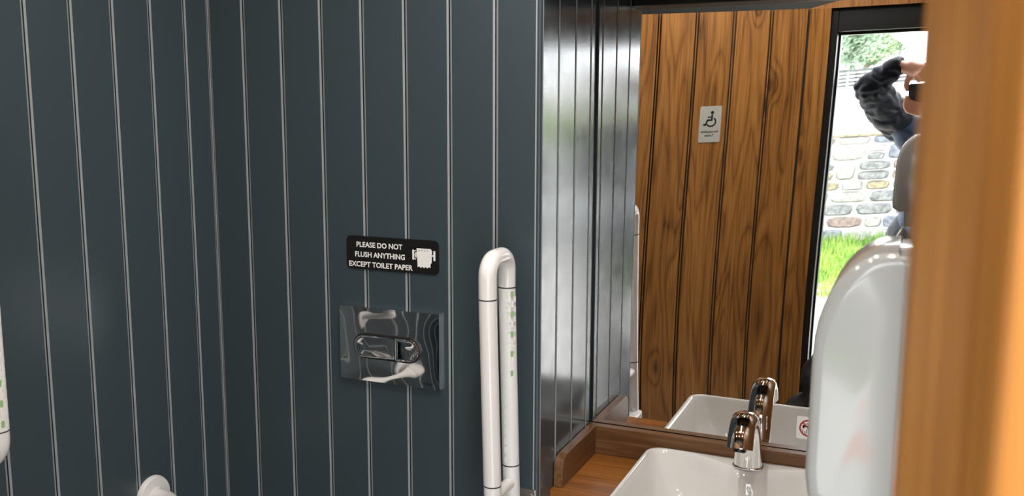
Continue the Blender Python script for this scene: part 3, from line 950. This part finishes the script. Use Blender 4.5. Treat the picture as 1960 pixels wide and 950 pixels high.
# retaining wall of rubble stones
STONES = [mixed('stone_%s' % n_, a, b, 22, .9, detail=6, bump=.012) for n_, a, b in (
    ('grey', (.10, .10, .10), (.20, .20, .195)), ('buff', (.15, .125, .085), (.25, .215, .15)), ('pink', (.15, .11, .095), (.24, .19, .165)), ('pale', (.19, .185, .165), (.30, .29, .265)), ('blue', (.095, .10, .12), (.18, .19, .21)))]
MORTAR = mixed('lime_mortar', (.55, .54, .51), (.68, .67, .63), 30, .95)
bm = bmesh.new(); box(bm, -14, 1.6, YW - .43, YW - .035, GZ - .1, Z(-.645))
sw = tag(mk('stone_wall', bm, MORTAR), 'rubble stone retaining wall with pale mortar across the yard, seen in the mirror', 'wall')
rng = random.Random(7)
z = GZ
rest = {i: bmesh.new() for i in range(5)}
def stone_bm(b, x0, x1, z0, z1, rg):
    hw, hh = (x1 - x0) / 2 - .008, (z1 - z0) / 2 - .007
    cx, cz = (x0 + x1) / 2, (z0 + z1) / 2
    e = rg.uniform(.32, .6)
    n_ = 10
    outer, inner, bk = [], [], []
    pr = rg.uniform(.012, .05)
    for k in range(n_):
        a = 2 * math.pi * (k + rg.uniform(-.2, .2)) / n_
        ca, sa = math.cos(a), math.sin(a)
        px = math.copysign(abs(ca) ** e, ca) * hw * rg.uniform(.92, 1.0)
        pz = math.copysign(abs(sa) ** e, sa) * hh * rg.uniform(.90, 1.0)
        bk.append(b.verts.new((cx + px, YW - .04, cz + pz)))
        outer.append(b.verts.new((cx + px, YW - .018 + pr * .2, cz + pz)))
        inner.append(b.verts.new((cx + px * .82, YW + pr * rg.uniform(.7, 1.1) - .005, cz + pz * .78)))
    for k in range(n_):
        q = (k + 1) % n_
        b.faces.new((bk[k], bk[q], outer[q], outer[k])); b.faces.new((outer[k], outer[q], inner[q], inner[k]))
    b.faces.new(inner)
row = 0
while z < Z(-.66):
    hgt = rng.choice((.12, .15, .17, .20, .24))
    if z + hgt > Z(-.66): hgt = max(Z(-.64) - z, .08)
    x = -14 + rng.uniform(0, .3)
    while x < 1.55:
        wd = min(rng.uniform(.18, .46) * (1.15 if hgt > .18 else 1), 1.62 - x)
        near = -2.6 < x < 1.4
        split = hgt > .18 and rng.random() < .3
        zz2 = [(z, z + hgt * .5), (z + hgt * .5, z + hgt)] if split else [(z, z + hgt)]
        for a, b in zz2:
            mi = rng.choice((0, 0, 1, 2, 3, 3, 4))
            if near:
                bb = bmesh.new(); stone_bm(bb, x, x + wd, a, b, rng)
                mk('stone', bb, STONES[mi], sw)
            else:
                stone_bm(rest[mi], x, x + wd, a, b, rng)
        x += wd
    z += hgt
for mi, b in rest.items():
    tag(mk('far_stones', b, STONES[mi], sw), kind='stuff')
bm = bmesh.new()
x = -14
while x < 1.5:
    wd = min(rng.uniform(.35, .6), 1.6 - x)
    box(bm, x + .005, x + wd - .005, YW - .45, YW + .02, Z(-.645), Z(-.645) + rng.uniform(.03, .05), bev=.008, seg=1)
    x += wd
tag(mk('coping', bm, STONES[1], sw), kind='stuff')

bm = bmesh.new(); box(bm, 1.605, 16, YW - .43, YW + .04, GZ - .1, Z(-.60), bev=.02)  # unseen white wall, added so the glossy return wall reflects something bright
tag(mk('added_white_wall', bm, mixed('added_wall_white', (.70, .70, .68), (.78, .78, .76), 8, .9)), 'unseen white wall added right of the stone wall for bright glare on the return wall', 'wall')
bm = bmesh.new()
g = [[bm.verts.new((x, y, terr(x, y) + .03)) for x in (2.2, 4, 6, 9, 13)] for y in (YW - .5, YW - 1.6, YW - 3, YW - 5)]
for j in range(3):
    for i in range(4):
        bm.faces.new((g[j][i], g[j][i + 1], g[j + 1][i + 1], g[j + 1][i]))
tag(mk('lawn', bm, mixed('lawn_green', (.10, .17, .04), (.19, .27, .075), 5, .9), smooth='all'), 'green lawn above the added white wall', None, kind='structure')
# grass strip at the wall foot
GRASSM = mixed('grass_green', (.10, .20, .035), (.26, .36, .07), 3.0, .8)
rng = random.Random(3)
vs_, fs_ = [], []
for k in range(26000):
    x = rng.uniform(-7, 1.6); y = YW + .10 + 2.9 * rng.random() ** 1.1
    if noise.noise(Vector((x * .9, y * .9, 0))) < -.25 and rng.random() < .7: continue
    hgt = rng.uniform(.05, .13) * (1.5 if y < YW + .35 else 1); a = rng.uniform(0, 6.28); wd = .012
    dx, dy = math.cos(a) * wd, math.sin(a) * wd
    lx, ly = rng.uniform(-.04, .04), rng.uniform(-.04, .04)
    i = len(vs_)
    vs_ += [(x - dx, y - dy, GZ), (x + dx, y + dy, GZ), (x + lx, y + ly, GZ + hgt)]
    fs_.append((i, i + 1, i + 2))
me = bpy.data.meshes.new('grass'); me.from_pydata(vs_, [], fs_); me.materials.append(GRASSM)
g_ = bpy.data.objects.new('grass', me); COL.objects.link(g_)
tag(g_, 'strip of green grass at the foot of the stone wall', 'grass', kind='stuff')
bm = bmesh.new(); box(bm, -14, 1.6, YW - .02, YW + 2.6, GZ - .02, GZ + .012)
tag(mk('verge_ground', bm, mixed('turf', (.12, .19, .05), (.24, .30, .10), 4, .95)), 'turf verge under the grass strip', None, kind='structure')

# metal gate on the terrace
GATEM = plain('galvanised_metal', (.75, .76, .77), .4, metal=.3)
gt_ = thing('field_gate', 'pale metal bar gate on the bright yard beyond the stone wall', 'gate', (-1.9, -13.0, Z(-.08)))
gw, gh, sl = 3.2, .30, .028
for k, zz_ in enumerate((0, .065, .13, .195, .26)):
    bm = bmesh.new(); tube(bm, [(0, 0, zz_ + .02), (gw, 0, zz_ + .02 + sl * gw)], .010, 8); mk('bar', bm, GATEM, gt_)
for xx in (0, .42, 1.05, 1.7, 2.4, gw):
    bm = bmesh.new(); box(bm, xx - .013, xx + .013, -.013, .013, -.10 + sl * xx, gh + sl * xx); mk('upright', bm, GATEM, gt_)
# hedge bank behind the gate
def leaves(name, parent, c, rad, n_, mats, seed, size=.07):
    rg = random.Random(seed); V, F = [], []
    for k in range(n_):
        while True:
            p = Vector((rg.uniform(-1, 1), rg.uniform(-1, 1), rg.uniform(-1, 1)))
            if .35 < p.length < 1: break
        p = Vector((p.x * rad[0], p.y * rad[1], p.z * rad[2]))
        p *= 0.80 + .35 * noise.noise(p * 2.2 + Vector((seed, 0, 0)))
        q = Vector(c) + p
        a = Vector((rg.gauss(0, 1), rg.gauss(0, 1), rg.gauss(0, 1))).normalized(); b = a.orthogonal().normalized(); s_ = size * rg.uniform(.6, 1.4)
        i = len(V)
        V += [tuple(q - a * s_), tuple(q + b * s_ * .5), tuple(q + a * s_), tuple(q - b * s_ * .5)]
        F.append((i, i + 1, i + 2, i + 3))
    me = bpy.data.meshes.new(name); me.from_pydata(V, [], F); me.materials.append(mats)
    o = bpy.data.objects.new(name, me); link(o, parent); return o
LEAF = [mixed('leaf_%d' % i, a, b, 1.3, .55, spec=.5) for i, (a, b) in enumerate((((.16, .24, .13), (.32, .40, .24)), ((.14, .22, .14), (.28, .36, .25))))]
BARK = mixed('bark', (.10, .08, .06), (.2, .17, .13), 12, .9, stretch=(1, 1, .2))
FIELDSTONE = mixed('dark_field_stone', (.045, .05, .045), (.085, .09, .085), 14, .9, detail=6)
hw_ = thing('field_wall', 'low grey rubble wall behind the metal gate', 'wall', (-3.0, -13.8, Z(-.05)))
rng = random.Random(11)
for k in range(14):
    bm = bmesh.new()
    x = k * .32; box(bm, x, x + .31, -.15, .15, -.1, .34 + rng.uniform(-.03, .04), bev=.03, seg=1)
    mk('stone', bm, FIELDSTONE, hw_)
def tree(c, rad, n_, label, seed, trunk):
    t = thing('tree', label, 'tree', (c[0], c[1], terr(c[0], c[1])), group='trees beyond the yard')
    h0 = c[2] - t.location.z
    bm = bmesh.new(); rg = random.Random(seed)
    tube(bm, [(0, 0, -.2), (.05, 0, h0 * .4), (-.05, .05, h0), (0, 0, h0 + rad[2] * .5)], [trunk, trunk * .8, trunk * .6, trunk * .2], 10); mk('trunk', bm, BARK, t, smooth=True)
    for k in range(4):
        a = rg.uniform(0, 6.28)
        bm = bmesh.new(); tube(bm, [(0, 0, h0 * (.6 + .1 * k)), (math.cos(a) * rad[0] * .35, math.sin(a) * rad[1] * .35, h0 * .9 + rad[2] * .1), (math.cos(a) * rad[0] * .6, math.sin(a) * rad[1] * .6, h0 + rad[2] * .3)], [trunk * .45, trunk * .3, trunk * .1], 8); mk('branch', bm, BARK, t, smooth=True)
    tag(leaves('foliage', t, (0, 0, h0), rad, n_, LEAF[seed % 2], seed, .055), kind='stuff')
tree((-2.35, -18, Z(1.15)), (1.35, 1.3, .95), 13000, 'bushy green tree above the gate, nearest the door edge in the mirror', 1, .12)
tree((-1.95, -22.5, Z(1.0)), (.95, 1.0, .6), 8000, 'lower rounded green tree beside the bright sky, right of the bushy tree', 2, .10)
tree((-6.2, -20, Z(1.5)), (1.9, 1.7, 1.4), 7000, 'tall green tree far to the left behind the gate', 3, .16)
tree((2.6, -21, Z(1.3)), (1.8, 1.6, 1.2), 6000, 'green tree to the right behind the photographer', 4, .16)
tree((13.5, -24, Z(1.6)), (2.2, 1.8, 1.5), 6000, 'wide green tree furthest right across the yard', 5, .18)

# traffic cone
ORANGE = plain('cone_orange', (.80, .13, .015), .5)
tc_ = thing('traffic_cone', 'orange traffic cone standing on the gravel outside the doorway', 'cone', (-.35, -2.1, GZ))
bm = bmesh.new(); box(bm, -.17, .17, -.17, .17, 0, .035, bev=.008); mk('foot', bm, ORANGE, tc_)
bm = bmesh.new(); lathe(bm, [(.15, .03), (.135, .05), (.035, .72), (.02, .735)], 32); mk('body', bm, ORANGE, tc_, smooth=True)
bm = bmesh.new(); lathe(bm, [(.101, .30), (.102, .301), (.0755, .48), (.0745, .481)], 32); mk('reflective_band', bm, SIGNWHITE, tc_, smooth=True)

# ------------------------------------------------------------------ bodies made from capsules, fused by voxel remesh
def capsule(bm, a, b, ra, rb, n=12):
    a, b = Vector(a), Vector(b)
    t = b - a
    L_ = t.length
    t = t / L_ if L_ > 1e-6 else Vector((0, 0, 1))
    ref = t.orthogonal().normalized(); bi = t.cross(ref)
    prof = []
    for i in range(1, 5):
        an = math.pi / 2 * i / 4
        prof.append((-ra * math.cos(an), ra * math.sin(an)))
    for i in range(0, 4):
        an = math.pi / 2 * i / 4
        prof.append((L_ + rb * math.sin(an), rb * math.cos(an)))
    rows = [[bm.verts.new(a + t * h_ + (ref * math.cos(2 * math.pi * j / n) + bi * math.sin(2 * math.pi * j / n)) * r_) for j in range(n)] for h_, r_ in prof]
    p0 = bm.verts.new(a - t * ra); p1 = bm.verts.new(a + t * (L_ + rb))
    for i in range(len(rows) - 1):
        for j in range(n):
            q = (j + 1) % n
            bm.faces.new((rows[i][j], rows[i][q], rows[i + 1][q], rows[i + 1][j]))
    for j in range(n):
        q = (j + 1) % n
        bm.faces.new((p0, rows[0][q], rows[0][j])); bm.faces.new((p1, rows[-1][j], rows[-1][q]))

def ellipsoid(bm, c, r, rot=None):
    b2 = bmesh.new(); bmesh.ops.create_icosphere(b2, subdivisions=3, radius=1)
    for v in b2.verts:
        p = Vector((v.co.x * r[0], v.co.y * r[1], v.co.z * r[2]))
        if rot: p = rot @ p
        v.co = p + Vector(c)
    merge(bm, b2)

def fuse(name, bm, mat, parent, voxel, smooth_it=6, fold=0.0, seed=0, fscale=18):
    me = bpy.data.meshes.new(name); bmesh.ops.recalc_face_normals(bm, faces=bm.faces); bm.to_mesh(me); bm.free()
    tmp = bpy.data.objects.new(name, me); COL.objects.link(tmp)
    m1 = tmp.modifiers.new('r', 'REMESH'); m1.mode = 'VOXEL'; m1.voxel_size = voxel
    m2 = tmp.modifiers.new('s', 'SMOOTH'); m2.iterations = smooth_it; m2.factor = .5
    dg = bpy.context.evaluated_depsgraph_get()
    me2 = bpy.data.meshes.new_from_object(tmp.evaluated_get(dg))
    bpy.data.objects.remove(tmp)
    if fold:
        nr = [v.normal.copy() for v in me2.vertices]
        for v, n_ in zip(me2.vertices, nr):
            p = v.co * fscale + Vector((seed, 0, 0))
            f = noise.noise(Vector((p.x * .8, p.y * .8, p.z * 1.6)) + noise.noise_vector(p * .5) * 1.2)
            v.co += n_ * fold * (abs(f) ** .6 * (1 if f > 0 else -1))
    return mko(name, me2, mat, parent, smooth='all')

SKIN = plain('skin', (.30, .13, .075), .5)
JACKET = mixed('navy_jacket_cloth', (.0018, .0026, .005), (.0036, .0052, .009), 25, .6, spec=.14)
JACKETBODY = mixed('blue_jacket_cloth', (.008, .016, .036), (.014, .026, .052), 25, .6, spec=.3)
TROUSER = mixed('black_trouser_cloth', (.010, .010, .012), (.022, .022, .025), 40, .7)
HAIR = plain('brown_hair', (.05, .032, .02), .6)
SHOE = plain('black_shoe', (.012, .012, .012), .4)

pe = thing('person', 'person in a navy jacket raising an arm with a phone, seen in the mirror', 'person', (0.07, -0.42, -.02))
PO = Vector((0.07, -0.42, -.02))
def W(p): return Vector(p) - PO
shL, shR = W((-0.110, -0.440, 1.42)), W((0.190, -0.440, 1.42))
elL, wrL = W((-.243, -.115, 1.600)), W((-.143, -.055, 1.685))
elR, wrR = W((.10, -.28, 1.20)), W((.02, -.085, 1.455))
neck, head = W((0.055, -0.410, 1.50)), W((0.050, -0.350, 1.665))
hipL, hipR = W((-0.020, -0.530, .93)), W((0.140, -0.530, .93))
knL, knR = W((-0.030, -0.480, .50)), W((0.150, -0.500, .50))
anL, anR = W((-0.035, -0.530, .08)), W((0.155, -0.540, .08))
bm = bmesh.new()
# trunk
capsule(bm, W((0.060, -0.520, 1.0)), W((0.060, -0.480, 1.20)), .115, .12, 16)
capsule(bm, W((0.025, -0.480, 1.20)), W((0.025, -0.450, 1.36)), .11, .10, 16)
capsule(bm, W((0.085, -0.480, 1.20)), W((0.085, -0.450, 1.36)), .11, .10, 16)
capsule(bm, shL, shR, .055, .055)
capsule(bm, neck, head - Vector((0, .02, .06)), .055, .052)
# head: skull, jaw, brow, nose, lips, ears
ellipsoid(bm, head + Vector((0, -.012, .03)), (.074, .092, .092))
ellipsoid(bm, head + Vector((0, .022, -.045)), (.055, .062, .062))
ellipsoid(bm, head + Vector((0, .058, -.088)), (.026, .024, .020))
capsule(bm, head + Vector((0, .076, .018)), head + Vector((0, .100, -.022)), .010, .0145)
capsule(bm, head + Vector((-.036, .070, .032)), head + Vector((.036, .070, .032)), .013, .013)
capsule(bm, head + Vector((-.020, .080, -.056)), head + Vector((.020, .080, -.056)), .008, .008)
for s_ in (-1, 1):
    ellipsoid(bm, head + Vector((s_ * .076, -.01, -.005)), (.010, .020, .034))
    ellipsoid(bm, head + Vector((s_ * .040, .058, -.010)), (.022, .020, .020))
# arms
for sh, el, wr in ((shL, elL, wrL), (shR, elR, wrR)):
    capsule(bm, sh, el, .050, .040); capsule(bm, el, wr, .040, .027)
# legs
for hp, kn, an in ((hipL, knL, anL), (hipR, knR, anR)):
    capsule(bm, hp, kn, .082, .056); capsule(bm, kn, kn * .45 + an * .55, .054, .052); capsule(bm, kn * .45 + an * .55, an, .05, .036)
    capsule(bm, an - Vector((0, .03, .045)), an + Vector((0, .14, -.055)), .036, .028)
# phone frame directions
def PH(a, b, c): return W(Vector((0, 0, H)) + rt * a + up * b + fw * c)
# raised hand: palm over the top edge of the phone, fingers reaching over its upper edge, thumb under
pal0 = wrL
pal1 = PH(-.062, .082, -.004)
capsule(bm, pal0, pal1, .026, .027)
capsule(bm, wrL * .35 + pal1 * .65 + Vector((.0, 0, .012)), PH(-.045, .090, .006), .024, .020)
fing = [
    [(-.050, .100, .004), (-.026, .098, .018), (-.008, .080, .022), (-.004, .062, .018)],
    [(-.055, .090, .010), (-.034, .086, .024), (-.020, .070, .026), (-.017, .056, .018)],
    [(-.064, .078, .014), (-.048, .072, .027), (-.036, .058, .026), (-.034, .046, .018)],
    [(-.074, .068, .014), (-.064, .060, .026), (-.055, .050, .025), (-.053, .041, .017)]]
for f_, r_ in zip(fing, (.0098, .0100, .0095, .0085)):
    for a, b in zip(f_[:-1], f_[1:]): capsule(bm, PH(*a), PH(*b), r_, r_ * .92, 8)
th = [(-.086, .066, -.006), (-.108, .046, -.006), (-.113, .022, -.004), (-.108, .006, -.003)]
for (a, b), r_ in zip(zip(th[:-1], th[1:]), (.0145, .0125, .0108)): capsule(bm, PH(*a), PH(*b), r_, r_ * .9, 8)
# lower hand: palm below the phone, fingertips curling up round its left lower edge
palR = PH(-.03, -.085, -.020)
capsule(bm, wrR, palR, .026, .030)
for k, (a0, b0) in enumerate(((-.050, -.060), (-.056, -.074), (-.058, -.089), (-.055, -.102))):
    ch = [(a0 + .025, b0, -.018), (a0 - .018, b0 + .006, -.006), (a0 - .044, b0 + .018, .006), (a0 - .052, b0 + .036, .010)]
    for a, b in zip(ch[:-1], ch[1:]): capsule(bm, PH(*a), PH(*b), .0092, .0086, 8)
ch = [(-.02, -.065, -.03), (0.005, -.052, -.034), (.018, -.036, -.030)]
for a, b in zip(ch[:-1], ch[1:]): capsule(bm, PH(*a), PH(*b), .012, .0105, 8)
fuse('body', bm, SKIN, pe, .0048, 3)
# jacket
bm = bmesh.new()
capsule(bm, W((0.050, -0.520, .98)), W((0.050, -0.480, 1.22)), .140, .140, 18)
capsule(bm, W((0.020, -0.480, 1.20)), W((0.020, -0.450, 1.36)), .135, .115, 18)
capsule(bm, W((0.080, -0.480, 1.20)), W((0.080, -0.450, 1.36)), .125, .105, 18)
capsule(bm, shL, shR, .075, .075)
capsule(bm, W((-0.030, -0.400, 1.35)), W((-0.100, -0.370, 1.42)), .085, .07)
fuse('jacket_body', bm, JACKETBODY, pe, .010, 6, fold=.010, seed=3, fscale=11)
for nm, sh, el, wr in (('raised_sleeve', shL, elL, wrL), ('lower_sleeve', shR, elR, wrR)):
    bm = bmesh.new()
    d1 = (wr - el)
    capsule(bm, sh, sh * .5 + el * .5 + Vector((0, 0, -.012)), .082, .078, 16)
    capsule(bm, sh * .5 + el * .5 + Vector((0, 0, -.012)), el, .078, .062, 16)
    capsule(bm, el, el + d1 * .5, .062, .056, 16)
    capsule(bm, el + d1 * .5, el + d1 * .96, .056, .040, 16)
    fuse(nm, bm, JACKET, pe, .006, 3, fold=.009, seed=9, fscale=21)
bm = bmesh.new()
for hp, kn, an in ((hipL, knL, anL), (hipR, knR, anR)):
    capsule(bm, hp, kn, .100, .074, 16); capsule(bm, kn, an + Vector((0, 0, .03)), .074, .062, 16)
capsule(bm, hipL, hipR, .11, .11, 16)
fuse('trousers', bm, TROUSER, pe, .011, 5, fold=.006, seed=5, fscale=14)
bm = bmesh.new()
ellipsoid(bm, head + Vector((0, -.026, .045)), (.083, .092, .092)); ellipsoid(bm, head + Vector((0, -.05, -.01)), (.078, .070, .085))
fuse('hair', bm, HAIR, pe, .009, 3, fold=.004, seed=2, fscale=30)
for an in (anL, anR):
    bm = bmesh.new(); capsule(bm, an + Vector((0, -.03, -.035)), an + Vector((0, .15, -.05)), .045, .037, 14)
    box(bm, an.x - .045, an.x + .045, an.y - .08, an.y + .19, an.z - .10, an.z - .06, bev=.015)
    fuse('shoe', bm, SHOE, pe, .008, 3)
# phone: the lens looks out of its back just behind the camera point
ph = thing('phone', 'black phone held sideways by the photographer, seen in the mirror', 'phone')
ph.matrix_world = Matrix.Translation(Vector((0, 0, H))) @ Matrix((rt, up, -fw)).transposed().to_4x4()
bm = bmesh.new(); prism(bm, rrect(-.103, .047, -.049, .028, .009), .004, .012, bev=.0015); mk('case', bm, BLACKPL, ph, smooth=True)
bm = bmesh.new(); prism(bm, rrect(-.1, .044, -.046, .025, .008), .0122, .0128); mk('screen', bm, plain('phone_screen', (.02, .02, .025), .1), ph)
bm = bmesh.new(); prism(bm, rrect(-.016, .040, -.020, .022, .008), .0025, .0042); mk('camera_bump', bm, BLACKPL, ph)

# black bag slumped on the landing beside the doorway
bm = bmesh.new()
BG = Vector((-.30, .36, 0))
rng = random.Random(5)
capsule(bm, (-.03, 0, .12), (.05, 0, .12), .12, .12, 16)
capsule(bm, (-.03, 0, .12), (-.02, 0, .38), .12, .11, 16)
capsule(bm, (.05, 0, .12), (.04, 0, .53), .12, .10, 16)
capsule(bm, (.03, 0, .56), (.09, 0, .74), .07, .05, 12)
b_ = thing('bag', 'slumped black bag standing by the door, seen in the mirror above the basin', 'bag', tuple(BG))
fuse('cloth_body', bm, TROUSER, b_, .009, 5, fold=.014, seed=4, fscale=12)
bm = bmesh.new()
tube(bm, [(-.03, .09, .40), (.0, .12, .46), (.04, .13, .50), (.08, .10, .46), (.09, .08, .40)], .009, 10)
mk('handle', bm, TROUSER, b_, smooth=True)
